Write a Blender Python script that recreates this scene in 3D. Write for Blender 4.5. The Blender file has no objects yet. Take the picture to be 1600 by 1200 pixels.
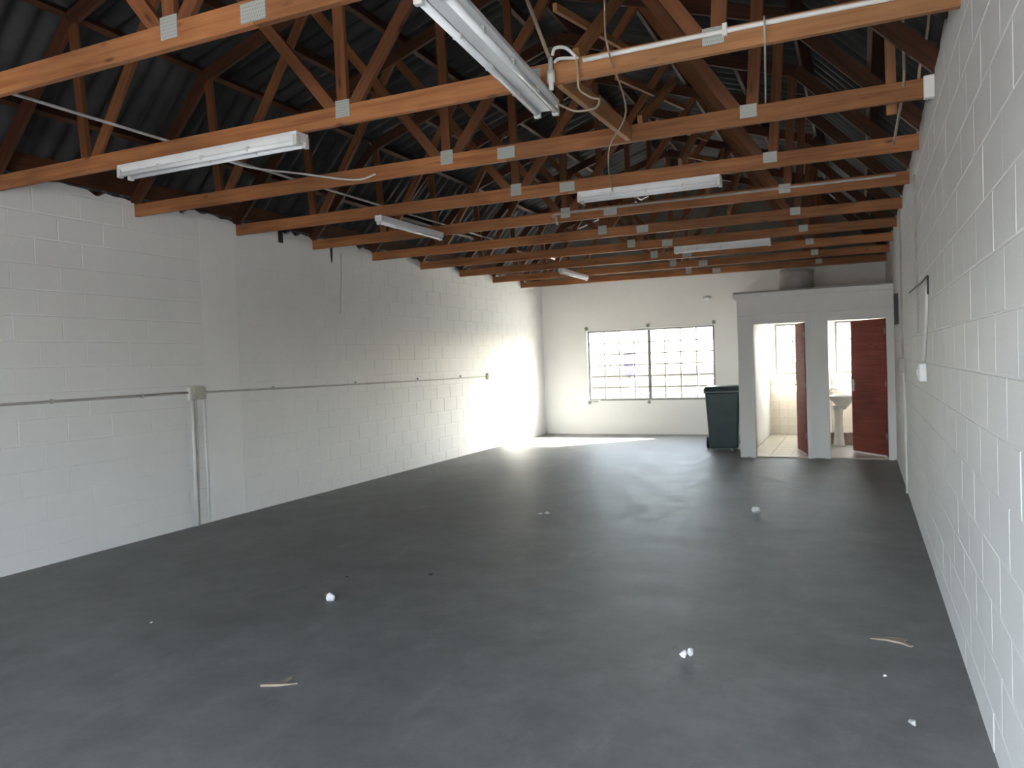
import bpy, math, random
from mathutils import Vector, Matrix
random.seed(7)
S = bpy.context.scene
COL = S.collection

# ------------------------------------------------------------------ camera
F_PX, YAW, PITCH, ROLL, CAM_H = 1200.0, 0.4274, -0.0265, -0.0359, 1.55
_f = Vector((-math.sin(YAW) * math.cos(PITCH), math.cos(YAW) * math.cos(PITCH), math.sin(PITCH)))
_r = Vector((math.cos(YAW), math.sin(YAW), 0))
_u = _r.cross(_f)
_r2 = _r * math.cos(ROLL) + _u * math.sin(ROLL)
_u2 = _u * math.cos(ROLL) - _r * math.sin(ROLL)
cam_d = bpy.data.cameras.new('camera')
cam_d.sensor_width = 36.0
cam_d.lens = F_PX / 1600.0 * 36.0
cam_d.clip_start = 0.05
cam_d.clip_end = 300
cam_d.dof.use_dof = True
cam_d.dof.focus_distance = 3.2
cam_d.dof.aperture_fstop = 4.5
cam = bpy.data.objects.new('camera', cam_d)
COL.objects.link(cam)
m = Matrix((_r2, _u2, -_f)).transposed().to_4x4()
m.translation = Vector((0, 0, CAM_H))
cam.matrix_world = m
S.camera = cam

# ------------------------------------------------------------------ sky, sun, exposure
world = bpy.data.worlds.new('sky')
S.world = world
world.use_nodes = True
bg = world.node_tree.nodes['Background']
SUN_DIR = Vector((1.05, 1.05, 0.90)).normalized()      # towards the sun
sky = world.node_tree.nodes.new('ShaderNodeTexSky')
sky.sky_type = 'NISHITA'
sky.sun_disc = False
sky.sun_elevation = math.asin(SUN_DIR.z)
sky.sun_rotation = math.atan2(SUN_DIR.x, SUN_DIR.y)
sky.dust_density = 2.5
sky.altitude = 100
sky_hs = world.node_tree.nodes.new('ShaderNodeHueSaturation')
sky_hs.inputs['Saturation'].default_value = 0.5
world.node_tree.links.new(sky.outputs[0], sky_hs.inputs['Color'])
world.node_tree.links.new(sky_hs.outputs[0], bg.inputs['Color'])
bg.inputs['Strength'].default_value = 2.2
sun_d = bpy.data.lights.new('sun', 'SUN')
sun_d.energy = 80.0
sun_d.color = (1.0, 0.94, 0.84)
sun_d.angle = math.radians(0.6)
sun = bpy.data.objects.new('sun', sun_d)
COL.objects.link(sun)
sun.rotation_euler = (-SUN_DIR).to_track_quat('-Z', 'Y').to_euler()
sun.location = (20, 40, 30)
S.view_settings.view_transform = 'Standard'
S.view_settings.look = 'None'
S.view_settings.gamma = 1.0
S.view_settings.use_curve_mapping = False
S.view_settings.exposure = 0.92
S.cycles.use_denoising = True
S.cycles.use_adaptive_sampling = True
S.cycles.adaptive_threshold = 0.02
S.cycles.max_bounces = 8
S.cycles.diffuse_bounces = 5
S.cycles.sample_clamp_indirect = 8.0

# ------------------------------------------------------------------ materials
def nodes_of(name):
    mt = bpy.data.materials.new(name)
    mt.use_nodes = True
    nt = mt.node_tree
    return mt, nt, nt.nodes['Principled BSDF']

def N(nt, kind, **kw):
    n = nt.nodes.new(kind)
    for k, v in kw.items():
        if k in n.inputs:
            n.inputs[k].default_value = v
        else:
            setattr(n, k, v)
    return n

def coords(nt, scale=(1, 1, 1), out='Object'):
    tc = nt.nodes.new('ShaderNodeTexCoord')
    mp = nt.nodes.new('ShaderNodeMapping')
    mp.inputs['Scale'].default_value = scale
    nt.links.new(tc.outputs[out], mp.inputs['Vector'])
    return mp.outputs['Vector']

def ramp(nt, fac, stops):
    r = nt.nodes.new('ShaderNodeValToRGB')
    el = r.color_ramp.elements
    while len(el) < len(stops):
        el.new(0.5)
    for e, (p, c) in zip(el, stops):
        e.position = p
        e.color = (c[0], c[1], c[2], 1)
    nt.links.new(fac, r.inputs['Fac'])
    return r.outputs['Color']

def mix(nt, fac, a, b, mode='MIX'):
    x = nt.nodes.new('ShaderNodeMix')
    x.data_type = 'RGBA'
    x.blend_type = mode
    for sock, v in ((x.inputs[0], fac), (x.inputs[6], a), (x.inputs[7], b)):
        if hasattr(v, 'is_linked') or hasattr(v, 'links'):
            nt.links.new(v, sock)
        elif isinstance(v, (int, float)):
            sock.default_value = v
        else:
            sock.default_value = (v[0], v[1], v[2], 1)
    return x.outputs[2]

def bump(nt, b, height, strength=0.2, dist=0.01):
    bn = nt.nodes.new('ShaderNodeBump')
    bn.inputs['Strength'].default_value = strength
    bn.inputs['Distance'].default_value = dist
    nt.links.new(height, bn.inputs['Height'])
    nt.links.new(bn.outputs['Normal'], b.inputs['Normal'])

def plain(name, col, rough=0.5, metal=0.0, var=0.12, vscale=8.0, spec=0.5):
    mt, nt, b = nodes_of(name)
    v = coords(nt)
    n = N(nt, 'ShaderNodeTexNoise', Scale=vscale, Detail=4.0)
    nt.links.new(v, n.inputs['Vector'])
    lo = [c * (1 - var) for c in col]
    hi = [min(1, c * (1 + var)) for c in col]
    nt.links.new(ramp(nt, n.outputs['Fac'], [(0.3, lo), (0.7, hi)]), b.inputs['Base Color'])
    b.inputs['Roughness'].default_value = rough
    b.inputs['Metallic'].default_value = metal
    b.inputs['Specular IOR Level'].default_value = spec
    return mt

def mat_paint(name, col, dirt=(0.42, 0.40, 0.36)):
    mt, nt, b = nodes_of(name)
    geo = nt.nodes.new('ShaderNodeNewGeometry')
    n1 = N(nt, 'ShaderNodeTexNoise', Scale=0.9, Detail=6.0, Roughness=0.6)
    n2 = N(nt, 'ShaderNodeTexNoise', Scale=60.0, Detail=3.0)
    n3 = N(nt, 'ShaderNodeTexNoise', Scale=5.0, Detail=8.0, Roughness=0.7)
    for n in (n1, n2, n3):
        nt.links.new(geo.outputs['Position'], n.inputs['Vector'])
    c = ramp(nt, n1.outputs['Fac'], [(0.3, [x * 0.93 for x in col]), (0.65, col)])
    sp = ramp(nt, n3.outputs['Fac'], [(0.68, (0, 0, 0)), (0.82, (0.45, 0.45, 0.45))])
    c = mix(nt, sp, c, dirt)
    nt.links.new(c, b.inputs['Base Color'])
    b.inputs['Roughness'].default_value = 0.6
    b.inputs['Specular IOR Level'].default_value = 0.3
    bump(nt, b, n2.outputs['Fac'], 0.25, 0.004)
    return mt

def mat_wood(name, a, bcol, dark):
    mt, nt, b = nodes_of(name)
    tc = nt.nodes.new('ShaderNodeTexCoord')
    oi = nt.nodes.new('ShaderNodeObjectInfo')
    add = nt.nodes.new('ShaderNodeVectorMath'); add.operation = 'ADD'
    sc = nt.nodes.new('ShaderNodeVectorMath'); sc.operation = 'SCALE'
    sc.inputs[0].default_value = (17.0, 5.0, 3.0)
    nt.links.new(oi.outputs['Random'], sc.inputs['Scale'])
    nt.links.new(tc.outputs['Object'], add.inputs[0]); nt.links.new(sc.outputs[0], add.inputs[1])
    mp = nt.nodes.new('ShaderNodeMapping'); mp.inputs['Scale'].default_value = (0.7, 14, 14)
    nt.links.new(add.outputs[0], mp.inputs['Vector'])
    n = N(nt, 'ShaderNodeTexNoise', Scale=2.2, Detail=6.0, Distortion=0.8)
    nt.links.new(mp.outputs[0], n.inputs['Vector'])
    mp2 = nt.nodes.new('ShaderNodeMapping'); mp2.inputs['Scale'].default_value = (1.3, 1.3, 1.3)
    nt.links.new(add.outputs[0], mp2.inputs['Vector'])
    n2 = N(nt, 'ShaderNodeTexNoise', Scale=1.1, Detail=3.0)
    nt.links.new(mp2.outputs[0], n2.inputs['Vector'])
    c = ramp(nt, n.outputs['Fac'], [(0.3, a), (0.62, bcol)])
    c2 = ramp(nt, n2.outputs['Fac'], [(0.35, (0.72, 0.72, 0.72)), (0.65, (1.08, 1.05, 1.0))])
    c = mix(nt, 1.0, c, c2, 'MULTIPLY')
    hs = nt.nodes.new('ShaderNodeHueSaturation')
    mr = nt.nodes.new('ShaderNodeMapRange')
    mr.inputs['To Min'].default_value = 0.82; mr.inputs['To Max'].default_value = 1.14
    nt.links.new(oi.outputs['Random'], mr.inputs['Value'])
    nt.links.new(mr.outputs['Result'], hs.inputs['Value'])
    nt.links.new(c, hs.inputs['Color'])
    # knots
    mp3 = nt.nodes.new('ShaderNodeMapping'); mp3.inputs['Scale'].default_value = (2.6, 0.4, 9.0)
    nt.links.new(add.outputs[0], mp3.inputs['Vector'])
    vo = N(nt, 'ShaderNodeTexVoronoi', Scale=1.0)
    nt.links.new(mp3.outputs[0], vo.inputs['Vector'])
    kn = ramp(nt, vo.outputs['Distance'], [(0.05, (0.85, 0.85, 0.85)), (0.13, (0, 0, 0))])
    c = mix(nt, kn, hs.outputs['Color'], dark)
    nt.links.new(c, b.inputs['Base Color'])
    b.inputs['Roughness'].default_value = 0.6
    b.inputs['Specular IOR Level'].default_value = 0.3
    bump(nt, b, n.outputs['Fac'], 0.15, 0.003)
    return mt

def mat_floor():
    mt, nt, b = nodes_of('floor_screed')
    v = coords(nt)
    n1 = N(nt, 'ShaderNodeTexNoise', Scale=0.55, Detail=8.0, Roughness=0.62, Distortion=0.4)
    n2 = N(nt, 'ShaderNodeTexNoise', Scale=3.5, Detail=8.0, Roughness=0.7)
    n3 = N(nt, 'ShaderNodeTexNoise', Scale=90.0, Detail=2.0)
    mp = nt.nodes.new('ShaderNodeMapping'); mp.inputs['Scale'].default_value = (1.6, 0.6, 1); mp.inputs['Rotation'].default_value = (0, 0, 0.35)
    nt.links.new(v, mp.inputs['Vector'])
    n4 = N(nt, 'ShaderNodeTexNoise', Scale=2.0, Detail=9.0, Roughness=0.75)
    nt.links.new(mp.outputs[0], n4.inputs['Vector'])
    for n in (n1, n2, n3):
        nt.links.new(v, n.inputs['Vector'])
    c = ramp(nt, n1.outputs['Fac'], [(0.3, (0.165, 0.165, 0.163)), (0.7, (0.25, 0.25, 0.247))])
    c2 = ramp(nt, n2.outputs['Fac'], [(0.3, (0.74, 0.74, 0.74)), (0.7, (1.16, 1.16, 1.16))])
    c = mix(nt, 1.0, c, c2, 'MULTIPLY')
    scuff = ramp(nt, n4.outputs['Fac'], [(0.55, (0, 0, 0)), (0.72, (0.26, 0.26, 0.26))])
    c = mix(nt, scuff, c, (0.38, 0.375, 0.365))
    nt.links.new(c, b.inputs['Base Color'])
    r = ramp(nt, n2.outputs['Fac'], [(0.3, (0.45, 0.45, 0.45)), (0.7, (0.62, 0.62, 0.62))])
    nt.links.new(r, b.inputs['Roughness'])
    b.inputs['Specular IOR Level'].default_value = 0.2
    bump(nt, b, n3.outputs['Fac'], 0.2, 0.003)
    return mt

def mat_sheet():
    mt, nt, b = nodes_of('fibre_cement')
    oi = nt.nodes.new('ShaderNodeObjectInfo')
    geo = nt.nodes.new('ShaderNodeNewGeometry')
    n = N(nt, 'ShaderNodeTexNoise', Scale=2.5, Detail=7.0, Roughness=0.65)
    nt.links.new(geo.outputs['Position'], n.inputs['Vector'])
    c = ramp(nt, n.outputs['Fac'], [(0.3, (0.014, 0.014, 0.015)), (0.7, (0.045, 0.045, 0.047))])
    hs = nt.nodes.new('ShaderNodeHueSaturation')
    mr = nt.nodes.new('ShaderNodeMapRange')
    mr.inputs['To Min'].default_value = 0.8; mr.inputs['To Max'].default_value = 1.2
    nt.links.new(oi.outputs['Random'], mr.inputs['Value']); nt.links.new(mr.outputs['Result'], hs.inputs['Value'])
    nt.links.new(c, hs.inputs['Color']); nt.links.new(hs.outputs['Color'], b.inputs['Base Color'])
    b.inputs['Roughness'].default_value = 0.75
    return mt

def mat_plate():
    mt, nt, b = nodes_of('galvanised_nail_plate')
    v = coords(nt, (1, 1, 1))
    br = nt.nodes.new('ShaderNodeTexBrick')
    br.inputs['Scale'].default_value = 1.0
    br.inputs['Brick Width'].default_value = 0.009
    br.inputs['Row Height'].default_value = 0.016
    br.inputs['Mortar Size'].default_value = 0.0035
    br.inputs['Color1'].default_value = (0.16, 0.17, 0.16, 1)
    br.inputs['Color2'].default_value = (0.22, 0.23, 0.22, 1)
    br.inputs['Mortar'].default_value = (0.46, 0.48, 0.45, 1)
    nt.links.new(v, br.inputs['Vector'])
    nt.links.new(br.outputs['Color'], b.inputs['Base Color'])
    b.inputs['Metallic'].default_value = 0.25
    b.inputs['Roughness'].default_value = 0.5
    return mt

def mat_glass(name, tint=(0.97, 0.99, 0.98), gloss=0.08):
    mt, nt, b = nodes_of(name)
    nt.nodes.remove(b)
    out = nt.nodes['Material Output']
    tr = N(nt, 'ShaderNodeBsdfTransparent'); tr.inputs['Color'].default_value = (*tint, 1)
    gl = N(nt, 'ShaderNodeBsdfGlossy'); gl.inputs['Roughness'].default_value = 0.02
    n = N(nt, 'ShaderNodeTexNoise', Scale=4.0)
    rr = ramp(nt, n.outputs['Fac'], [(0.3, (gloss * 0.7,) * 3), (0.7, (gloss * 1.2,) * 3)])
    mx = nt.nodes.new('ShaderNodeMixShader')
    nt.links.new(rr, mx.inputs[0]); nt.links.new(tr.outputs[0], mx.inputs[1]); nt.links.new(gl.outputs[0], mx.inputs[2])
    nt.links.new(mx.outputs[0], out.inputs['Surface'])
    return mt

M = {
    'paint': mat_paint('white_block_paint', (0.83, 0.83, 0.82)),
    'plaster': mat_paint('white_plaster', (0.87, 0.87, 0.86)),
    'wood': mat_wood('orange_pine', (0.26, 0.098, 0.039), (0.40, 0.175, 0.073), (0.08, 0.03, 0.015)),
    'wood_dark': mat_wood('aged_pine', (0.055, 0.022, 0.012), (0.095, 0.038, 0.02), (0.05, 0.02, 0.01)),  # much darker pine for top chords, purlins and eave timbers
    'wood_pale': mat_wood('pale_pine', (0.31, 0.14, 0.06), (0.44, 0.22, 0.10), (0.10, 0.05, 0.02)),
    'floor': mat_floor(),
    'sheet': mat_sheet(),
    'plate': mat_plate(),
    'enamel': plain('white_enamel', (0.78, 0.79, 0.80), 0.35, 0, 0.05),
    'tube': plain('fluorescent_tube_glass', (0.86, 0.88, 0.90), 0.15, 0, 0.03),
    'tube_cap': plain('lampholder_plastic', (0.62, 0.62, 0.60), 0.45, 0, 0.08),
    'pvc': plain('white_pvc', (0.76, 0.75, 0.72), 0.4, 0, 0.06),
    'pvc_grey': plain('grey_conduit', (0.46, 0.45, 0.43), 0.5, 0, 0.12),
    'pvc_dirty': plain('dirty_cream_plastic', (0.48, 0.47, 0.39), 0.5, 0, 0.18),
    'cable': plain('cream_cable', (0.34, 0.27, 0.20), 0.5, 0, 0.15),
    'black': plain('black_rubber', (0.02, 0.02, 0.022), 0.5, 0, 0.2),
    'bin': plain('dark_green_plastic', (0.035, 0.062, 0.064), 0.34, 0, 0.15),
    'door': mat_wood('dark_red_door_varnish', (0.20, 0.05, 0.04), (0.28, 0.075, 0.06), (0.10, 0.02, 0.02)),
    'steel_paint': plain('painted_steel', (0.20, 0.20, 0.195), 0.45, 0.2, 0.1),
    'glass': mat_glass('window_glass'),
    'tile': plain('cream_tile', (0.66, 0.60, 0.52), 0.25, 0, 0.06),
    'grout': plain('grout', (0.42, 0.38, 0.33), 0.8, 0, 0.1),
    'ceramic': plain('white_ceramic', (0.82, 0.80, 0.76), 0.12, 0, 0.03),
    'cistern': plain('cream_plastic', (0.74, 0.66, 0.48), 0.3, 0, 0.05),
    'brown_tile': plain('brown_tile', (0.20, 0.13, 0.09), 0.4, 0, 0.2),
    'chrome': plain('chrome', (0.7, 0.7, 0.7), 0.15, 1.0, 0.05),
    'tank': plain('dusty_grey_tank', (0.36, 0.35, 0.33), 0.55, 0, 0.15),
    'slab': plain('dusty_concrete', (0.30, 0.30, 0.28), 0.8, 0, 0.2),
    'raw_cement': plain('raw_cement_plaster', (0.13, 0.12, 0.105), 0.9, 0, 0.25, 3.0),
    'wood_web': mat_wood('weathered_pine', (0.14, 0.050, 0.021), (0.22, 0.088, 0.037), (0.06, 0.02, 0.01)),  # web timber, its colour darkened to carry the shade inside the trusses
    'paper': plain('white_paper', (0.85, 0.85, 0.86), 0.7, 0, 0.05),
    'card': plain('pale_cardboard', (0.33, 0.27, 0.21), 0.8, 0, 0.2),
    'pebble': plain('pale_stone', (0.62, 0.62, 0.60), 0.6, 0, 0.1),
    'ground': plain('outdoor_paving', (0.24, 0.235, 0.225), 0.85, 0, 0.2, 2.0),
    'concrete': plain('pale_yard_concrete', (0.42, 0.41, 0.39), 0.85, 0, 0.12, 2.0),  # pale concrete for the slab added to bounce light in
    'purple': plain('lilac_paint', (0.03, 0.025, 0.06), 0.5, 0, 0.1),
    'yellow': plain('cream_yellow_paint', (0.15, 0.13, 0.09), 0.6, 0, 0.1),
    'grey': plain('grey_paint', (0.03, 0.03, 0.029), 0.6, 0, 0.1),
    'leaf': plain('dull_green_leaf', (0.10, 0.16, 0.06), 0.6, 0, 0.4, 12.0),
}

# ------------------------------------------------------------------ mesh helpers
class MB:
    def __init__(s):
        s.v, s.f = [], []
    def box(s, x0, x1, y0, y1, z0, z1):
        b = len(s.v)
        s.v += [(x, y, z) for z in (z0, z1) for x, y in ((x0, y0), (x1, y0), (x1, y1), (x0, y1))]
        s.f += [tuple(b + i for i in q) for q in ((3, 2, 1, 0), (4, 5, 6, 7), (0, 1, 5, 4), (1, 2, 6, 5), (2, 3, 7, 6), (3, 0, 4, 7))]
        return s
    def prism(s, poly, axis, a, b):
        """poly: 2-D outline; axis 'Y': (x,z) outline extruded in y, 'Z': (x,y) in z, 'X': (y,z) in x"""
        n = len(poly); o = len(s.v)
        put = {'Y': lambda p, t: (p[0], t, p[1]), 'Z': lambda p, t: (p[0], p[1], t), 'X': lambda p, t: (t, p[0], p[1])}[axis]
        s.v += [put(p, a) for p in poly] + [put(p, b) for p in poly]
        s.f += [tuple(o + i for i in range(n))[::-1], tuple(o + n + i for i in range(n))]
        s.f += [(o + i, o + (i + 1) % n, o + n + (i + 1) % n, o + n + i) for i in range(n)]
        return s
    def tube(s, pts, r, n=8, cap=True):
        pts = [Vector(p) for p in pts]
        o = len(s.v)
        up = Vector((0, 0, 1))
        ref = None
        for i, p in enumerate(pts):
            t = (pts[min(i + 1, len(pts) - 1)] - pts[max(i - 1, 0)]).normalized()
            if ref is None:
                ref = t.cross(up if abs(t.z) < 0.9 else Vector((1, 0, 0))).normalized()
            ref = (ref - t * ref.dot(t)).normalized()
            w = t.cross(ref)
            rr = r[i] if isinstance(r, (list, tuple)) else r
            s.v += [tuple(p + (ref * math.cos(2 * math.pi * k / n) + w * math.sin(2 * math.pi * k / n)) * rr) for k in range(n)]
        for i in range(len(pts) - 1):
            for k in range(n):
                a = o + i * n + k; b = o + i * n + (k + 1) % n
                s.f.append((a, b, b + n, a + n))
        if cap:
            s.f.append(tuple(o + k for k in range(n))[::-1])
            s.f.append(tuple(o + (len(pts) - 1) * n + k for k in range(n)))
        return s
    def lathe(s, prof, n=24, c=(0, 0, 0), sx=1.0, sy=1.0):
        o = len(s.v)
        for r, z in prof:
            s.v += [(c[0] + sx * r * math.cos(2 * math.pi * k / n), c[1] + sy * r * math.sin(2 * math.pi * k / n), c[2] + z) for k in range(n)]
        for i in range(len(prof) - 1):
            for k in range(n):
                a = o + i * n + k; b = o + i * n + (k + 1) % n
                s.f.append((a, b, b + n, a + n))
        s.f.append(tuple(o + k for k in range(n))[::-1])
        s.f.append(tuple(o + (len(prof) - 1) * n + k for k in range(n)))
        return s
    def grid(s, rows):
        o = len(s.v); w = len(rows[0])
        for r in rows: s.v += [tuple(p) for p in r]
        for i in range(len(rows) - 1):
            for j in range(w - 1):
                a = o + i * w + j
                s.f.append((a, a + 1, a + w + 1, a + w))
        return s
    def mesh(s, name, mat, smooth=False):
        me = bpy.data.meshes.new(name)
        me.from_pydata(s.v, [], s.f)
        me.materials.append(M[mat])
        if smooth:
            for p in me.polygons: p.use_smooth = True
        me.update()
        return me
    def obj(s, name, mat, parent=None, smooth=False, bevel=0.0):
        o = link(name, s.mesh(name, mat, smooth), parent)
        if bevel:
            bv = o.modifiers.new('bevel', 'BEVEL'); bv.width = bevel; bv.segments = 2; bv.limit_method = 'ANGLE'
        return o

def link(name, data, parent=None, loc=None, rot=None, mat=None):
    o = bpy.data.objects.new(name, data)
    COL.objects.link(o)
    if mat is not None: o.matrix_local = mat
    if loc is not None: o.location = loc
    if rot is not None: o.rotation_euler = rot
    if parent is not None: o.parent = parent
    return o

def thing(name, label, cat, loc=(0, 0, 0), rotz=0.0, group=None):
    o = link(name, None, loc=loc, rot=(0, 0, rotz))
    o.empty_display_size = 0.1
    return tag(o, label, cat, group)

def tag(o, label, cat, group=None):
    o['label'] = label; o['category'] = cat
    if group: o['group'] = group
    return o

def struct(o, label=None):
    o['kind'] = 'structure'
    if label: o['label'] = label
    return o

def member(name, p0, p1, thick, depth, mat, parent=None, side=(0, 1, 0), off=(0, 0, 0)):
    """timber from p0 to p1; its own x axis runs along it; thick along 'side', depth across"""
    p0, p1 = Vector(p0), Vector(p1)
    x = (p1 - p0); L = x.length; x.normalize()
    y = Vector(side); y = (y - x * y.dot(x)).normalized()
    z = x.cross(y)
    mb = MB().box(0, L, -thick / 2, thick / 2, -depth / 2, depth / 2)
    o = mb.obj(name, mat, None, bevel=0.003)
    mtx = Matrix((x, y, z)).transposed().to_4x4()
    mtx.translation = p0
    o.matrix_world = mtx
    if parent is not None:
        pm = Matrix.Translation(parent.location)
        o.parent = parent
        o.matrix_local = pm.inverted() @ mtx
    return o

# ------------------------------------------------------------------ sizes of the room
XL, XR = -6.257, 0.431
YF, YN = 15.443, -1.6
WT = 3.20                      # top of the side walls
XC = -2.90                     # centre line of the trusses
def YB(k): return 3.923 + 1.3005 * k
def zb(x): return 3.075 - 0.0052 * (x - XL)      # underside of bottom chords
CH = 0.115                     # chord depth
HEEL, BRK, APEX = (-6.33, 3.15), (-5.30, 4.22), (XC, 5.02)
def mir(p): return (2 * XC - p[0], p[1])

def wall_boxes(mb, a0, a1, z0, z1, holes, put):
    """rectangle a0..a1 x z0..z1 minus holes, as boxes given to put(a0,a1,z0,z1)"""
    cuts = sorted({a0, a1, *[h[0] for h in holes], *[h[1] for h in holes]})
    for c0, c1 in zip(cuts, cuts[1:]):
        zs = [(z0, z1)]
        for h in holes:
            if h[0] < c1 - 1e-6 and h[1] > c0 + 1e-6:
                nz = []
                for q0, q1 in zs:
                    if h[2] > q0: nz.append((q0, min(q1, h[2])))
                    if h[3] < q1: nz.append((max(q0, h[3]), q1))
                zs = [q for q in nz if q[1] - q[0] > 1e-6]
        for q0, q1 in zs:
            put(c0, c1, q0, q1)

# ------------------------------------------------------------------ floor and ground
fl = MB().box(XL - 0.22, XR + 0.22, YN - 0.2, YF + 0.22, -0.25, 0.0).obj('floor', 'floor')
struct(fl, 'dark grey worn screed floor')
gr = MB().box(-60, 60, -60, 80, -0.6, -0.26).obj('ground', 'ground')
struct(gr, 'outdoor paving around the building')
gr.location.z = 0.16
yd = MB().box(-20, 16, YF + 0.21, 34, -0.2, -0.09).obj('ground_yard', 'concrete')  # pale slab added to bounce sunlight up into the far end
struct(yd, 'pale concrete slab added behind the building to bounce light in')

# ------------------------------------------------------------------ side walls of painted blocks
COURSE, PITCH_B, PHASE = 0.215, 0.43, 1.879 - 8 * 0.215
JOINT = 0.006
COLUMN = (5.985, 6.50)          # plastered concrete column in the left wall

def block_mesh(length, name):
    l, h, d, c = (length - JOINT) / 2, (COURSE - JOINT) / 2, 0.0024, 0.0036
    mb = MB()
    mb.v = [(-l, 0, -h), (l, 0, -h), (l, 0, h), (-l, 0, h),
            (-l + c, -d, -h + c), (l - c, -d, -h + c), (l - c, -d, h - c), (-l + c, -d, h - c),
            (-l, 0.02, -h), (l, 0.02, -h), (l, 0.02, h), (-l, 0.02, h)]
    mb.f = [(4, 5, 6, 7), (0, 1, 5, 4), (1, 2, 6, 5), (2, 3, 7, 6), (3, 0, 4, 7),
            (8, 9, 1, 0), (9, 10, 2, 1), (10, 11, 3, 2), (11, 8, 0, 3)]
    return mb

import itertools
def px_area(c, half, z):
    d = c - Vector((0, 0, CAM_H))
    D = d.dot(_f)
    if D < 0.3: return 0.0
    u, v = F_PX * d.dot(_r2) / D, F_PX * d.dot(_u2) / D
    if abs(u) > 830 or abs(v) > 640: return 0.0
    cosang = abs(d.normalized().x)
    return cosang / d.length_squared

def block_wall(wall, X, rotz, gaps):
    rng = random.Random(wall.name)
    specs = []
    nz = int((WT - PHASE) / COURSE) + 2
    for c in range(-1, nz):
        z0 = PHASE + c * COURSE
        if z0 < -0.1 or z0 + COURSE > WT + 0.04: continue
        for y0, y1 in gaps:
            y = y0 - (PITCH_B / 2 if c % 2 else 0.0)
            while y < y1 - 0.02:
                a, b = max(y, y0), min(y + PITCH_B, y1)
                if b - a > 0.06: specs.append((a, b, z0))
                y += PITCH_B
    data = []
    for a, b, z0 in specs:
        cen = Vector((X, (a + b) / 2, z0 + COURSE / 2))
        data.append((px_area(cen, 0, 0) * (b - a), a, b, z0))
    data.sort(key=lambda t: -t[0])
    cache = {}
    rest = MB()
    for i, (ar, a, b, z0) in enumerate(data):
        L = round(b - a, 3)
        j = rng.uniform(-0.0009, 0.0009)
        loc = Vector((X + (-j if rotz < 0 else j), (a + b) / 2, z0 + COURSE / 2))
        mt = Matrix.Translation(loc) @ Matrix.Rotation(rotz, 4, 'Z') @ Matrix.Rotation(rng.uniform(-0.0015, 0.0015), 4, 'X') @ Matrix.Rotation(rng.uniform(-0.0012, 0.0012), 4, 'Y')
        if i < 300 and ar > 0:
            if L not in cache: cache[L] = block_mesh(L, 'block').mesh('block', 'paint')
            o = link('block', cache[L], None, mat=mt)
            o.parent = wall
        else:
            k = block_mesh(L, 'block')
            o0 = len(rest.v)
            rest.v += [tuple(mt @ Vector(p)) for p in k.v]
            rest.f += [tuple(o0 + q for q in f) for f in k.f]
    o = rest.obj('block_courses', 'paint', wall)
    o['kind'] = 'stuff'

# left: blocks' own -y axis points into the room (+X) => rotate so that local -y = +X
wl = MB().box(XL - 0.21, XL - 0.0005, YN, YF + 0.2, -0.1, WT).obj('wall_left', 'paint')
struct(wl, 'long white painted block wall on the left')
block_wall(wl, XL, math.pi / 2, [(YN + 0.02, COLUMN[0]), (COLUMN[1], YF)])
mb = MB()
mb.box(XL - 0.02, XL + 0.0022, COLUMN[0] + 0.012, COLUMN[1] - 0.012, 0, WT - 0.005)
mb.obj('plastered_column', 'plaster', wl, bevel=0.004)
wr = MB().box(XR + 0.0005, XR + 0.21, YN, YF + 0.2, -0.1, WT).obj('wall_right', 'paint')
struct(wr, 'white painted block wall close on the right')
block_wall(wr, XR, -math.pi / 2, [(YN + 0.02, YF)])

# ragged mortar along the tops of the walls, between the truss ends
def ragged_top(parent, x0, x1, seed):
    rng = random.Random(seed)
    for k in range(-3, 10):
        ya, yb_ = max(YB(k - 1) + 0.03, YN), min(YB(k) - 0.03, YF)
        if yb_ - ya < 0.2: continue
        n = 14
        mb = MB()
        top = []
        for i in range(n + 1):
            t = i / n
            z = WT + 0.008 + 0.05 * (0.3 + abs(math.sin(t * math.pi))) * rng.uniform(0.3, 1.0)
            if rng.random() < 0.15: z = WT - 0.01
            top.append((ya + (yb_ - ya) * t, z))
        poly = [(ya, WT - 0.03)] + [(yb_, WT - 0.03)] + top[::-1]
        mb.prism(poly, 'X', x0, x1)
        mb.obj('mortar_bed', 'paint', parent)
ragged_top(wl, XL - 0.19, XL - 0.006, 3)
ragged_top(wr, XR + 0.006, XR + 0.19, 4)

# ------------------------------------------------------------------ far wall with its window openings
WIN = (-5.262, -2.622, 0.70, 2.175)
CUB1 = (-1.50, -0.86, 1.15, 2.12)
CUB2 = (-0.44, 0.20, 1.15, 2.12)
mb = MB()
wall_boxes(mb, XL - 0.2, XR + 0.2, -0.1, WT, [WIN, CUB1, CUB2], lambda a, b, c, d: mb.box(a, b, YF, YF + 0.2, c, d))
gab = [(XL - 0.2, WT), (XR + 0.2, WT), mir((-6.35, 3.30)), mir((-5.36, 4.33)), (XC, 5.14), (-5.36, 4.33), (-6.35, 3.30)]
struct(mb.obj('wall_back', 'plaster'), 'white far wall with the wide steel window')
struct(MB().prism(gab, 'Y', YF + 0.001, YF + 0.2).obj('wall_back_gable', 'raw_cement'), 'unpainted grey-brown gable above the far wall')
# near wall behind the camera with a wide roller-door opening
DOORWAY = (-3.3, 0.3, -0.1, 2.5)
mb = MB()
wall_boxes(mb, XL - 0.2, XR + 0.2, -0.1, WT, [DOORWAY], lambda a, b, c, d: mb.box(a, b, YN - 0.2, YN, c, d))
mb.prism(gab, 'Y', YN - 0.2, YN)
struct(mb.obj('wall_front', 'plaster'), 'white wall behind the camera with a wide doorway')

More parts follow.
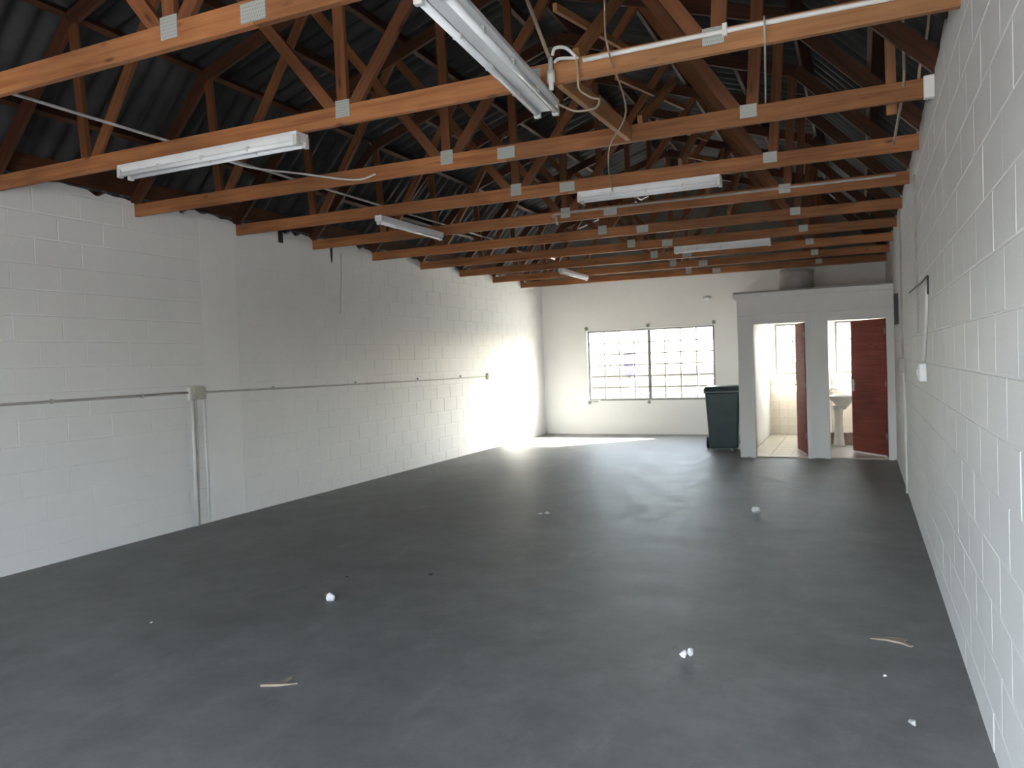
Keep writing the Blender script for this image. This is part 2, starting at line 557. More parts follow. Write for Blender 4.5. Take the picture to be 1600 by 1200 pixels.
# ------------------------------------------------------------------ steel windows
def steel_window(name, rect, cols, rows, label, mullions=()):
    x0, x1, z0, z1 = rect
    y = YF + 0.07
    fr = MB()
    w = 0.045
    fr.box(x0, x1, y - 0.02, y + 0.02, z0, z0 + w).box(x0, x1, y - 0.02, y + 0.02, z1 - w, z1)
    fr.box(x0, x0 + w, y - 0.02, y + 0.02, z0 + w, z1 - w).box(x1 - w, x1, y - 0.02, y + 0.02, z0 + w, z1 - w)
    root = struct(fr.obj(name, 'steel_paint'), label)
    xs = [x0 + w + (x1 - x0 - 2 * w) * i / cols for i in range(cols + 1)]
    zs = [z0 + w + (z1 - z0 - 2 * w) * i / rows for i in range(rows + 1)]
    for i in range(1, cols):
        t = 0.034 if i in mullions else 0.014
        MB().box(xs[i] - t, xs[i] + t, y - 0.018, y + 0.018, z0 + w, z1 - w).obj('glazing_bar', 'steel_paint', root)
    for j in range(1, rows):
        MB().box(x0 + w, x1 - w, y - 0.013, y + 0.013, zs[j] - 0.014, zs[j] + 0.014).obj('glazing_bar', 'steel_paint', root)
    g = {}
    for i, j in itertools.product(range(cols), range(rows)):
        key = 0
        if key not in g:
            hx, hz = (xs[1] - xs[0]) / 2, (zs[1] - zs[0]) / 2
            g[key] = MB().box(-hx, hx, -0.002, 0.002, -hz, hz).mesh('pane', 'glass')
        link('pane', g[key], root, loc=((xs[i] + xs[i + 1]) / 2, y, (zs[j] + zs[j + 1]) / 2))
    return root
w1 = steel_window('window_1', WIN, 8, 6, 'wide steel window of small panes in the far wall', (4,))
# corner lugs and sill scrap seen around the frame
for px, pz in ((WIN[0], WIN[3] + 0.05), ((WIN[0] + WIN[1]) / 2, WIN[3] + 0.05), (WIN[1], WIN[3] + 0.05), (WIN[0] + 0.02, WIN[2] - 0.03), ((WIN[0] + WIN[1]) / 2 - 0.02, WIN[2] - 0.03)):
    MB().box(px - 0.03, px + 0.03, YF - 0.03, YF, pz - 0.035, pz + 0.035).obj('fixing_lug', 'steel_paint', w1, bevel=0.004)
MB().box(WIN[0], WIN[0] + 0.24, YF - 0.02, YF + 0.05, WIN[2] - 0.025, WIN[2] + 0.012).obj('sill_strip', 'slab', w1)
steel_window('window_2', CUB1, 2, 3, 'bright small window inside the left toilet cubicle')
steel_window('window_3', CUB2, 2, 3, 'bright small window inside the right toilet cubicle')

# ------------------------------------------------------------------ roof: corrugated sheets on purlins
roof = link('ceiling', None)
struct(roof, 'dark open roof of grey corrugated sheets on timber purlins')
PO = 0.0575 + 0.11              # chord axis to underside of sheets
def offset_line(p, q, d):
    t = Vector((q[0] - p[0], 0, q[1] - p[1])).normalized()
    n = Vector((-t.z, 0, t.x))
    if n.z < 0: n = -n
    return Vector((p[0], 0, p[1])) + n * d, t, n
pl, tl, nl = offset_line(HEEL, BRK, PO)
pu, tu, nu = offset_line(BRK, APEX, PO)
# where the two sheet planes meet
den = tl.x * tu.z - tl.z * tu.x
s_ = ((pu.x - pl.x) * tu.z - (pu.z - pl.z) * tu.x) / den
KNEE = pl + tl * s_
RIDGE = pu + tu * ((XC - pu.x) / tu.x)
WAVE, AMP = 0.20, 0.027
def sheet_mesh(length):
    rows = []
    n = 44
    for x in (0.0, length):
        rows.append([(x, 1.1 * i / n, AMP + AMP * math.sin(2 * math.pi * (1.1 * i / n) / WAVE)) for i in range(n + 1)])
    return MB().grid(rows).mesh('corrugated_sheet', 'sheet', True)
EAVE_S = -0.42
lower_len, upper_len = s_ - EAVE_S + 0.09, (RIDGE - KNEE).length + 0.13
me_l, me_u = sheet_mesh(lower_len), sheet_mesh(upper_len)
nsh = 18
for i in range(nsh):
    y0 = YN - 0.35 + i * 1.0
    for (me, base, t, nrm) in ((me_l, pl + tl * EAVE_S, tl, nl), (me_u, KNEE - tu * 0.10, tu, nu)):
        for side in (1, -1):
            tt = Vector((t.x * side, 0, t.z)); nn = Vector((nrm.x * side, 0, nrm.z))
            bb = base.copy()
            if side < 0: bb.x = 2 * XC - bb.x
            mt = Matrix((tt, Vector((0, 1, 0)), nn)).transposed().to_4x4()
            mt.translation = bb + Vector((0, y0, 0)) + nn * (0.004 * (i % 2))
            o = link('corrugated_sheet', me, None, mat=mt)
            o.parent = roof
# ridge capping
cap = [(XC - 0.22, RIDGE.z + 0.03 - 0.22 * tu.z / tu.x), (XC, RIDGE.z + 0.03), (XC + 0.22, RIDGE.z + 0.03 - 0.22 * tu.z / tu.x),
       (XC + 0.22, RIDGE.z + 0.10 - 0.22 * tu.z / tu.x), (XC, RIDGE.z + 0.10), (XC - 0.22, RIDGE.z + 0.10 - 0.22 * tu.z / tu.x)]
MB().prism(cap, 'Y', YN - 0.3, YF + 0.4).obj('ridge_capping', 'sheet', roof)
def purlin_at(x, lower):
    p, t, n = (pl, tl, nl) if lower else (pu, tu, nu)
    q = p + t * ((x - p.x) / t.x)
    c = q - n * 0.056
    for side in (1, -1):
        cx = c.x if side > 0 else 2 * XC - c.x
        nn = Vector((n.x * side, 0, n.z))
        member('purlin', (cx, YN, c.z), (cx, YF + 0.15, c.z), 0.11, 0.045, 'wood_dark', roof, side=nn)
for x, lo in ((-5.98, True), (-5.42, True), (-4.72, False), (-4.05, False), (-3.10, False)):
    purlin_at(x, lo)
# beam-filling boards above the walls, under the waves of the sheets
ze = (pl + tl * ((XL - 0.03 - pl.x) / tl.x)).z
for side in (1, -1):
    x = XL - 0.03 if side > 0 else 2 * XC - (XL - 0.03)
    member('eave_board', (x, YN, (WT + 0.07 + ze) / 2), (x, YF, (WT + 0.07 + ze) / 2), 0.03, ze - WT - 0.07, 'wood_dark', roof, side=(1, 0, 0))
    member('wall_plate', (x - 0.09 * side, YN, WT + 0.03), (x - 0.09 * side, YF, WT + 0.03), 0.10, 0.06, 'wood_dark', roof, side=(1, 0, 0))

# ------------------------------------------------------------------ trusses
ORD = ['nearest', 'second nearest', 'third nearest', 'fourth nearest', 'fifth nearest', 'sixth nearest', 'seventh nearest', 'eighth nearest', 'ninth nearest', 'farthest']
EXTRA = ['its bright orange beam crossing the top left corner', 'with white conduit along its tie beam', 'with a white block capping its end at the right wall',
         'with a fluorescent light fixed under its right half', 'with a thin grey conduit along its tie beam', 'behind the thin grey conduit',
         'carrying the light nearest the toilet block', 'in front of the toilet block', 'directly over the toilet fronts', 'beside the far wall']
plate_cache = {}
def plate(x, z, y, w, h, parent):
    if (w, h) not in plate_cache:
        # own x-y plane is the plate face
        plate_cache[(w, h)] = MB().box(-w / 2, w / 2, -h / 2, h / 2, -0.0015, 0.0015).mesh('nail_plate', 'plate')
    o = link('nail_plate', plate_cache[(w, h)], None)
    o.location = (x - parent.location.x, y - parent.location.y, z - parent.location.z)
    o.rotation_euler = (math.pi / 2, 0.0052, 0)
    o.parent = parent
    return o
for idx, k in enumerate(range(-1, 9)):
    y = YB(k) + 0.019
    rng = random.Random(k + 50)
    t = thing('roof_truss', f'{ORD[idx]} timber roof truss, {EXTRA[idx]}', 'truss', (XC, y, zb(XC)), 0, 'timber roof trusses')
    wmat = 'wood'
    x0, x1 = XL - 0.10, XR + 0.10
    xs = -2.36 if k != 0 else -1.62
    zc = lambda x: zb(x) + CH / 2
    jt = lambda: rng.uniform(-0.006, 0.006)
    member('bottom_chord', (x0, y, zc(x0)), (xs, y, zc(xs)), 0.038, CH, wmat, t)
    member('bottom_chord', (xs + 0.003, y, zc(xs)), (x1, y, zc(x1)), 0.038, CH, 'wood' if k != 0 else 'wood_pale', t)
    for s in (0, 1):
        f = (lambda p: p) if s == 0 else mir
        h, b, a = f(HEEL), f(BRK), APEX
        member('top_chord', (h[0], y, h[1]), (b[0], y, b[1]), 0.0374, CH, 'wood_dark', t)
        member('top_chord', (b[0], y, b[1]), (a[0], y, a[1]), 0.0368, CH, 'wood_dark', t)
        q = f((-5.17, 0)); nd = f((-4.13, 0))
        znd = BRK[1] + (APEX[1] - BRK[1]) * (f((-4.13, 0))[0] - b[0]) / (a[0] - b[0])
        cx = XC + 0.035
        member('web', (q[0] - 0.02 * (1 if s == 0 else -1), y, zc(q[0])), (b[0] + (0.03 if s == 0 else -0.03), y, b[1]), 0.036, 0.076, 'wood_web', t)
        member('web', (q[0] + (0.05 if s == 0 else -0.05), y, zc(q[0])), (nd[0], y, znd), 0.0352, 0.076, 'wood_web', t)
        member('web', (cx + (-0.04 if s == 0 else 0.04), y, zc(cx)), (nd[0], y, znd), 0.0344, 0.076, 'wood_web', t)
        if s == 1: plate(q[0], zb(q[0]) + CH * 0.72, y - 0.0212, 0.105, 0.085, t)
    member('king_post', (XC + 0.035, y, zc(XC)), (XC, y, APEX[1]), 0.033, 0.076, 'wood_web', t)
    plate(XC + 0.04, zb(XC) + CH * 0.80, y - 0.0212, 0.105, 0.105, t)
    plate(xs, zb(xs) + CH * 0.5, y - 0.0212, 0.14, 0.085, t)
    if k == 1:
        MB().box(XR - 0.06 - XC, XR + 0.002 - XC, -0.03, 0.03, zb(XR) - zb(XC) - 0.004, zb(XR) - zb(XC) + CH + 0.012).obj('mortar_cap', 'paint', t, bevel=0.008)

# longitudinal braces between trusses
def brace(p0, p1, label, mat='wood_pale', w=0.076, th=0.036, side=(1, 0, 0)):
    o = member('timber_brace', p0, p1, th, w, mat, None, side=side)
    return tag(o, label, 'brace', 'timber braces between the trusses')
brace((-1.46, YB(0) + 0.045, 3.10), (-1.42, YB(1) - 0.03, 3.105), 'wide pale timber binder running under the second tie beam', 'wood_pale', 0.11)
steep = ['rising from the second truss', 'rising from the third truss', 'rising from the fourth truss', 'rising from the fifth truss', 'rising from the sixth truss']
for i, k in enumerate((0, 1, 2, 3, 4)):
    brace((-1.36, YB(k) + 0.06, 3.20), (-1.44, YB(k + 1) + 0.3, 3.98 if k else 4.3), f'pale timber brace {steep[i]} toward the far end')
for i, k in enumerate((0, 1, 2, 3)):
    brace((-1.66, YB(k) + 0.55, 3.72), (-1.60, YB(k + 2) + 0.2, 4.12), f'thin pale batten high behind the {["second", "third", "fourth", "fifth"][i]} truss', 'wood_pale', 0.05, 0.03)
# dark vertical board and hanging laths by the right wall
tag(member('timber_board', (0.205, YB(1) + 0.12, 3.0), (0.20, YB(1) + 0.12, 3.62), 0.02, 0.06, 'wood_pale', None), 'short upright pale board near the right wall above the third truss', 'board')

# ------------------------------------------------------------------ fluorescent lights
def strip_light(p0, p1, tubes, label, w=0.13, zoff=0.0):
    """batten hung with its top at p0.z; body, tubes, lampholders"""
    p0, p1 = Vector(p0), Vector(p1)
    d = p1 - p0; L = d.length
    t = thing('fluorescent_light', label, 'light', p0, math.atan2(d.y, d.x), 'fluorescent battens under the trusses')
    t.rotation_euler = (0, -math.atan2(d.z, math.hypot(d.x, d.y)), math.atan2(d.y, d.x))
    h = 0.055
    body = [(-w / 2, 0), (w / 2, 0), (w / 2, -0.025), (w * 0.25, -h), (-w * 0.25, -h), (-w / 2, -0.025)]
    if tubes == 1: body = [(-w / 2, 0), (w / 2, 0), (w / 2, -h), (-w / 2, -h)]
    MB().prism(body, 'X', 0, L).obj('body', 'enamel', t, bevel=0.004)
    ys = (-w * 0.36, w * 0.36) if tubes == 2 else (0.0,)
    for yy in ys:
        zt = -h - 0.012
        MB().tube([(0.03, yy, zt), (L - 0.03, yy, zt)], 0.0165, 14).obj('tube', 'tube', t, True)
        for xx in (0.012, L - 0.012):
            MB().box(xx - 0.014, xx + 0.014, yy - 0.019, yy + 0.019, zt - 0.022, -0.02).obj('lampholder', 'tube_cap', t, bevel=0.004)
        for fx in (0.25, 0.5, 0.75):
            MB().box(L * fx - 0.008, L * fx + 0.008, yy - 0.02, yy + 0.02, zt - 0.008, -h + 0.012).obj('clip', 'tube_cap', t)
    return t
Y0 = YB(0)
strip_light((-1.47, 2.60, 3.035), (-1.60, 4.13, 3.035), 2, 'twin-tube fluorescent batten at the top centre, running away from camera', 0.15)
strip_light((-4.77, Y0 - 0.01, 3.055), (-3.17, Y0 - 0.01, 3.05), 2, 'white fluorescent batten under the second truss at upper left', 0.12)
strip_light((-4.22, 6.28, 3.03), (-4.22, 7.50, 3.03), 1, 'short single-tube light running along the room at left centre', 0.075)
strip_light((-2.25, YB(2) + 0.01, 3.045), (-1.02, YB(2) + 0.01, 3.04), 2, 'fluorescent batten under the fourth truss, right of centre', 0.12)
strip_light((-2.26, YB(5) + 0.01, 3.045), (-1.03, YB(5) + 0.01, 3.04), 2, 'fluorescent batten hung over the approach to the toilets', 0.12)
strip_light((-4.30, 11.45, 3.03), (-4.31, 12.75, 3.03), 1, 'small far single-tube light near the far wall', 0.075)

# ------------------------------------------------------------------ conduits and cables
def cable(name, pts, r, mat, label, cat='cable', n=8, clips=()):
    # smooth through pts (Catmull-Rom)
    P = [Vector(p) for p in pts]
    out = []
    if len(P) > 2:
        for i in range(len(P) - 1):
            a, b, c, d = P[max(i - 1, 0)], P[i], P[i + 1], P[min(i + 2, len(P) - 1)]
            for s in range(6):
                u = s / 6
                out.append(0.5 * ((2 * b) + (c - a) * u + (2 * a - 5 * b + 4 * c - d) * u * u + (3 * b - a - 3 * c + d) * u ** 3))
        out.append(P[-1])
    else:
        out = P
    o = MB().tube(out, r, n).obj(name, mat, None, True)
    for c in clips:
        MB().box(c[0] - c[3], c[0] + c[3], c[1] - c[4], c[1] + c[4], c[2] - c[5], c[2] + c[5]).obj('saddle', mat, o, bevel=0.003)
    return tag(o, label, cat)
xw = XL + 0.012
cl = [(XL + 0.012, yy, 1.37, 0.012, 0.012, 0.02) for yy in (4.3, 5.2)]
cable('conduit', [(xw, 2.0, 1.362), (xw, 5.76, 1.372)], 0.012, 'pvc_grey', 'grey conduit along the left wall, nearer than the junction box', 'conduit', clips=cl)
cl = [(XL + 0.012, yy, 1.365, 0.012, 0.012, 0.02) for yy in (7.0, 8.6, 10.2, 11.6)]
cable('conduit', [(xw, 5.94, 1.366), (xw, 8.0, 1.352), (xw, 10.5, 1.34), (xw, 12.60, 1.335)], 0.011, 'pvc_grey', 'long grey conduit along the left wall, beyond the junction box', 'conduit', clips=cl)
cable('conduit', [(xw + 0.004, 5.79, 1.30), (xw + 0.004, 5.79, 0.0)], 0.016, 'pvc', 'white vertical conduit down from the left wall junction box', 'conduit')
cable('conduit', [(xw - 0.002, 5.845, 1.30), (xw - 0.002, 5.84, 0.8), (xw - 0.002, 5.825, 0.35), (xw - 0.002, 5.825, 0.0)], 0.009, 'pvc_grey', 'thin dark cable down beside the white conduit on the left wall', 'cable')
cable('conduit', [(xw - 0.004, 5.955, 1.30), (xw - 0.004, 5.955, 0.04)], 0.009, 'paint', 'thin painted-over pipe right of the white conduit on the left wall', 'conduit')
jb = thing('junction_box', 'dirty cream junction box on the left wall conduit', 'junction box', (XL, 5.86, 1.37))
MB().box(0.0, 0.05, -0.075, 0.085, -0.07, 0.06).obj('box', 'pvc_dirty', jb, bevel=0.006)
MB().box(0.05, 0.056, -0.065, 0.075, -0.06, 0.05).obj('cover', 'pvc_dirty', jb, bevel=0.003)
for s in ((-0.05, 0.03), (0.055, 0.03), (-0.05, -0.045), (0.055, -0.045)):
    MB().tube([(0.055, s[0], s[1]), (0.059, s[0], s[1])], 0.006, 8).obj('screw', 'chrome', jb)
MB().box(0.0, 0.045, -0.115, -0.08, -0.08, 0.05).obj('gland', 'pvc', jb, bevel=0.006)
so = thing('socket_box', 'small grey box ending the conduit on the left wall', 'socket', (XL, 12.64, 1.335))
MB().box(0, 0.04, -0.04, 0.04, -0.06, 0.06).obj('box', 'pvc_grey', so, bevel=0.005)
MB().box(0.04, 0.046, -0.032, 0.032, -0.05, 0.05).obj('cover', 'pvc_dirty', so, bevel=0.003)

# conduits in the roof
yc = Y0 - 0.016
cl = [(xx, yc, zb(xx) + CH - 0.02, 0.012, 0.014, 0.03) for xx in (-0.57,)]
cable('conduit', [(-1.30, yc, 3.135), (-0.57, yc, 3.135), (0.40, yc, 3.125)], 0.013, 'pvc', 'white conduit along the tie beam of the second truss', 'conduit', clips=cl)
yc3 = YB(3) - 0.016
cable('conduit', [(-2.95, yc3 - 0.005, 3.03), (-2.96, yc3, 3.10), (-2.88, yc3, 3.145), (-1.4, yc3, 3.135), (0.32, yc3, 3.125)], 0.011, 'pvc_grey', 'grey conduit along the tie beam of the fifth truss', 'conduit')
cable('conduit', [(-4.40, 1.2, 3.205), (-4.40, 4.5, 3.20), (-4.40, 9.2, 3.20)], 0.010, 'pvc_grey', 'thin grey conduit lying across the tie beams on the left', 'conduit')
cn = thing('conduit_joint', 'white conduit joint hanging at the end of the top centre batten', 'conduit joint', (-1.472, Y0 - 0.05, 3.06))
MB().tube([(0, 0, -0.06), (0, 0, 0.11)], 0.013, 10).obj('pipe', 'pvc', cn, True)
MB().tube([(0, 0, -0.02), (0, 0, 0.045)], 0.022, 10).obj('collar', 'pvc', cn, True)
MB().tube([(-0.01, 0.02, 0.11), (-0.09, 0.02, 0.34), (-0.16, 0.05, 0.52)], 0.011, 8).obj('riser', 'cable', cn, True)
cable('cable', [(-1.455, Y0 - 0.06, 3.175), (-1.44, Y0 - 0.06, 3.21), (-1.38, Y0 - 0.06, 3.20), (-1.33, Y0 - 0.04, 3.15)], 0.009, 'pvc', 'white cable looped over the second tie beam to the conduit')
cable('cable', [(-1.450, Y0 - 0.05, 3.14), (-1.42, Y0 - 0.05, 3.155), (-1.32, Y0 - 0.03, 3.145)], 0.009, 'pvc', 'short white cable joining the conduit to the hanging joint')
cable('cable', [(-1.33, Y0 - 0.04, 3.14), (-1.32, Y0 - 0.05, 3.04), (-1.32, Y0 - 0.03, 2.98), (-1.27, Y0 + 0.02, 2.945), (-1.24, Y0 + 0.05, 2.94), (-1.28, Y0 + 0.1, 2.915), (-1.40, Y0 + 0.12, 2.925), (-1.505, Y0 + 0.13, 2.985)], 0.006, 'cable', 'cream cable drooping in a loop from the second tie beam to the batten')
cable('cable', [(-1.14, Y0 - 0.10, 3.55), (-1.15, Y0 - 0.10, 3.25), (-1.13, Y0 - 0.10, 3.10), (-1.22, Y0 + 0.5, 3.0), (-1.55, YB(1) - 0.05, 3.03), (-1.85, YB(2) - 0.4, 3.10), (-1.93, YB(2) - 0.085, 3.10), (-1.92, YB(2) - 0.085, 3.0)], 0.005, 'cable', 'thin brown cord hanging down to the batten of the fourth truss')
cable('cable', [(-0.385, Y0 - 0.03, 3.16), (-0.385, Y0 - 0.03, 3.03), (-0.45, Y0 + 0.6, 3.06), (-0.52, YB(1) - 0.03, 3.15)], 0.005, 'pvc_grey', 'dark wire tied around the second tie beam near the right')
cable('cable', [(-3.9, Y0 + 0.05, 3.0), (-3.86, Y0 + 0.3, 2.99), (-3.88, Y0 + 0.8, 3.06), (-3.7, YB(1) - 0.04, 3.08), (-3.5, YB(1) - 0.03, 3.10)], 0.007, 'pvc', 'white flex curling from the upper left batten to the third truss')
cable('cable', [(0.27, YB(1) + 0.02, 3.55), (0.272, YB(1) + 0.02, 3.3), (0.265, YB(1) + 0.03, 3.12), (0.25, YB(2) - 0.2, 3.05)], 0.009, 'cable', 'straight brown cable dropping behind the third truss near the right wall')
cable('cable', [(0.41, YB(1) + 0.01, 3.52), (0.395, YB(1) + 0.01, 3.40), (0.355, YB(1) + 0.02, 3.22), (0.35, YB(1) + 0.05, 3.10)], 0.009, 'cable', 'kinked brown cable beside the right wall above the third truss')
# black straps and strings on the left wall
tag(MB().box(XL + 0.0, XL + 0.008, 7.20, 7.28, 3.085, 3.235).obj('rubber_strap', 'black', None, bevel=0.002), 'short wide black strap at the top of the left wall', 'strap')
tag(MB().prism([(8.18, 3.16), (8.225, 3.16), (8.215, 3.0), (8.195, 2.94), (8.185, 3.0)], 'X', XL + 0.001, XL + 0.008).obj('rubber_strap', 'black'), 'narrow pointed black strap hanging on the left wall', 'strap')
cable('cable', [(XL + 0.008, 8.40, 3.10), (XL + 0.006, 8.38, 2.7), (XL + 0.006, 8.34, 2.40), (XL + 0.01, 8.33, 2.29)], 0.004, 'pvc_grey', 'thin grey string hanging down the middle of the left wall')
# right wall fittings
xr = XR - 0.010
cable('conduit', [(xr, 7.12, 2.93), (xr, 7.02, 2.91), (xr, 7.0, 2.4), (xr, 7.02, 1.68)], 0.006, 'pvc_grey', 'thin grey cable straight down the right wall from the trusses', 'cable')
cable('conduit', [(xr - 0.014, 7.85, 2.06), (xr - 0.014, 7.0, 2.045), (xr, 6.5, 2.045), (xr, 5.98, 2.045), (xr, 5.92, 2.02), (xr, 5.93, 1.92)], 0.006, 'black', 'dark cable bent over an elbow on the right wall', 'cable')
cable('conduit', [(xr - 0.004, 5.965, 1.98), (xr - 0.004, 6.0, 1.8), (xr - 0.004, 6.2, 1.60), (xr - 0.004, 6.36, 1.455)], 0.011, 'pvc', 'white conduit curving down to the switch on the right wall', 'conduit')
sw = thing('light_switch', 'bright white switch box on the right wall', 'switch', (XR, 6.38, 1.385))
MB().box(-0.05, 0.0, -0.075, 0.075, -0.075, 0.06).obj('box', 'enamel', sw, bevel=0.008)
MB().box(-0.056, -0.05, -0.06, 0.06, -0.062, 0.048).obj('cover', 'enamel', sw, bevel=0.003)
MB().box(-0.062, -0.056, -0.015, 0.015, -0.025, 0.015).obj('rocker', 'enamel', sw, bevel=0.002)
db = thing('switch_box', 'small grey box at the far end of the right wall', 'switch', (XR, 9.45, 1.385))
MB().box(-0.05, 0, -0.09, 0.09, -0.075, 0.075).obj('box', 'pvc_grey', db, bevel=0.006)
MB().box(-0.056, -0.05, -0.07, 0.07, -0.06, 0.06).obj('cover', 'pvc_dirty', db, bevel=0.003)
cable('conduit', [(xr, 9.46, 1.46), (xr, 9.6, 1.7), (xr, 9.5, 2.1), (xr, 9.5, 3.1)], 0.013, 'pvc_grey', 'grey conduit up the right wall above the small far box', 'conduit')
cable('conduit', [(xr, 9.40, 1.31), (xr, 9.30, 0.9), (xr, 9.25, 0.0)], 0.014, 'pvc', 'white pipe down the right wall under the small far box', 'conduit')
mt_ = thing('meter_strip', 'narrow black panel edge on the right wall beside the toilets', 'panel', (XR, 10.58, 2.08))
MB().box(-0.05, 0, -0.05, 0.05, -0.21, 0.16).obj('panel', 'black', mt_, bevel=0.004)
MB().box(-0.03, 0, 0.055, 0.09, -0.2, 0.15).obj('backing', 'pvc', mt_, bevel=0.004)

# ------------------------------------------------------------------ toilet block
YT, YT2 = 12.03, 12.15
D1, D2 = (-1.50, -0.71), (-0.46, 0.36)
DH = 2.04
mb = MB()
wall_boxes(mb, -1.70, XR - 0.001, 0.0, 2.40, [(D1[0], D1[1], 0.0, DH), (D2[0], D2[1], 0.0, DH)], lambda a, b, c, d: mb.box(a, b, YT, YT2, c, d))
struct(mb.obj('wall_toilet_front', 'plaster', None, bevel=0.004), 'white plastered front wall of the toilet block at the far right')
struct(MB().box(-1.70, -1.60, YT2, YF, 0.0, 2.40).obj('wall_toilet_side', 'plaster'), 'white side wall of the toilet block behind the bin')
struct(MB().box(-0.64, -0.53, YT2, YF, 0.0, 2.40).obj('wall_toilet_middle', 'plaster'), 'white wall between the two toilet cubicles')
sl = MB().box(-1.75, XR - 0.001, YT - 0.05, YF, 2.40, 2.475).obj('trim_1', 'plaster', None, bevel=0.005)
struct(sl, 'white slab edge on top of the toilet block')
MB().box(-1.74, XR - 0.02, YT - 0.04, YF, 2.475, 2.50).obj('slab_top', 'slab', sl)
MB().box(-1.70, XR - 0.02, YT - 0.018, YT, 2.14, 2.165).obj('plaster_band', 'plaster', sl, bevel=0.004)
# door frames
for n, (a, b) in ((2, D1), (3, D2)):
    mb = MB()
    mb.box(a - 0.045, a + 0.03, YT - 0.015, YT2 + 0.01, 0, DH + 0.02).box(b - 0.03, b + 0.045, YT - 0.015, YT2 + 0.01, 0, DH + 0.02)
    mb.box(a - 0.045, b + 0.045, YT - 0.0149, YT2 + 0.01, DH - 0.03, DH + 0.045)
    struct(mb.obj(f'trim_{n}', 'plaster'), f'white door frame of the {"left" if n == 2 else "right"} toilet cubicle')
# toilet floor of tiles
tb = MB().box(-1.60, XR - 0.001, YT - 0.0, YF, 0.0005, 0.012).obj('floor_toilet', 'grout')
struct(tb, 'cream tiled floor inside the toilet cubicles')
tm = MB().box(-0.145, 0.145, -0.145, 0.145, 0, 0.006).mesh('tile', 'tile')
for (xa, xb) in ((-1.60, -0.64), (-0.53, 0.43)):
    for i in range(3):
        for j in range(11):
            x, y = xa + 0.165 + 0.3 * i, YT + 0.17 + 0.3 * j
            if x > xb - 0.1: continue
            link('tile', tm, tb, loc=(x, y, 0.012))
# wall tiles in the left cubicle (dado)
def dado(parent_name, x0, x1, z1, label):
    back = MB().box(x0, x1, YF - 0.012, YF - 0.001, 0.02, z1).obj(parent_name, 'grout')
    struct(back, label)
    n = max(1, int((x1 - x0) / 0.155)); w = (x1 - x0) / n
    rows = int((z1 - 0.02) / 0.155)
    me = MB().box(-w / 2 + 0.002, w / 2 - 0.002, -0.006, 0, -0.0755, 0.0755).mesh('tile', 'tile')
    for i in range(n):
        for j in range(rows):
            link('tile', me, back, loc=(x0 + w * (i + 0.5), YF - 0.012, 0.02 + 0.155 * (j + 0.5)))
dado('trim_4', -1.60, -0.64, 1.10, 'cream tiled dado under the left cubicle window')
dado('trim_5', -0.53, 0.43, 1.10, 'cream tiled dado under the right cubicle window')

def door_leaf(name, hinge, ang, width, label):
    d = thing(name, label, 'door', (hinge[0], hinge[1], 0.03))
    del d['category']
    d['kind'] = 'structure'
    d.rotation_euler.z = ang
    # leaf runs along local -x from the hinge
    lf = MB().box(-width, 0, -0.02, 0.02, 0, DH - 0.065).obj('leaf', 'door', d, bevel=0.003)
    MB().box(-width, 0, -0.0215, -0.0195, 0.0, 0.02).obj('weather_strip', 'pvc', lf)
    h = MB().box(-width + 0.03, -width + 0.07, -0.026, -0.02, 0.92, 1.10).obj('handle_plate', 'chrome', lf, bevel=0.002)
    MB().tube([(-width + 0.05, -0.026, 1.03), (-width + 0.05, -0.06, 1.03), (-width + 0.15, -0.06, 1.03)], 0.008, 8).obj('handle', 'chrome', lf, True)
    for z in (0.25, 1.0, 1.75):
        MB().tube([(0.0, -0.022, z), (0.0, -0.022, z + 0.09)], 0.008, 8).obj('hinge', 'chrome', d, True)
    return d
door_leaf('door_1', (D1[1] - 0.035, YT2 + 0.02), math.radians(-76), 0.74, 'dark red door standing open in the left cubicle')
door_leaf('door_2', (D2[1] - 0.035, YT2 - 0.02), math.radians(-53), 0.75, 'dark red door half open in the right cubicle')

# basin in the right cubicle
ba = thing('wash_basin', 'white pedestal wash basin inside the right toilet cubicle', 'basin', (-0.525, 13.55, 0.018))
prof = [(0.04, 0.60), (0.10, 0.66), (0.17, 0.74), (0.215, 0.80), (0.225, 0.825), (0.20, 0.825), (0.165, 0.79), (0.10, 0.73), (0.03, 0.71)]
MB().lathe(prof, 24, (0.24, 0, 0), 1.0, 1.25).obj('bowl', 'ceramic', ba, True)
MB().lathe([(0.10, 0.0), (0.085, 0.05), (0.06, 0.3), (0.065, 0.55), (0.10, 0.66)], 18, (0.17, 0, 0)).obj('pedestal', 'ceramic', ba, True)
MB().box(0.0, 0.05, -0.22, 0.22, 0.74, 0.86).obj('splash_back', 'ceramic', ba, bevel=0.01)
MB().tube([(0.04, 0, 0.84), (0.05, 0, 0.93), (0.13, 0, 0.93), (0.15, 0, 0.90)], 0.01, 8).obj('tap', 'chrome', ba, True)
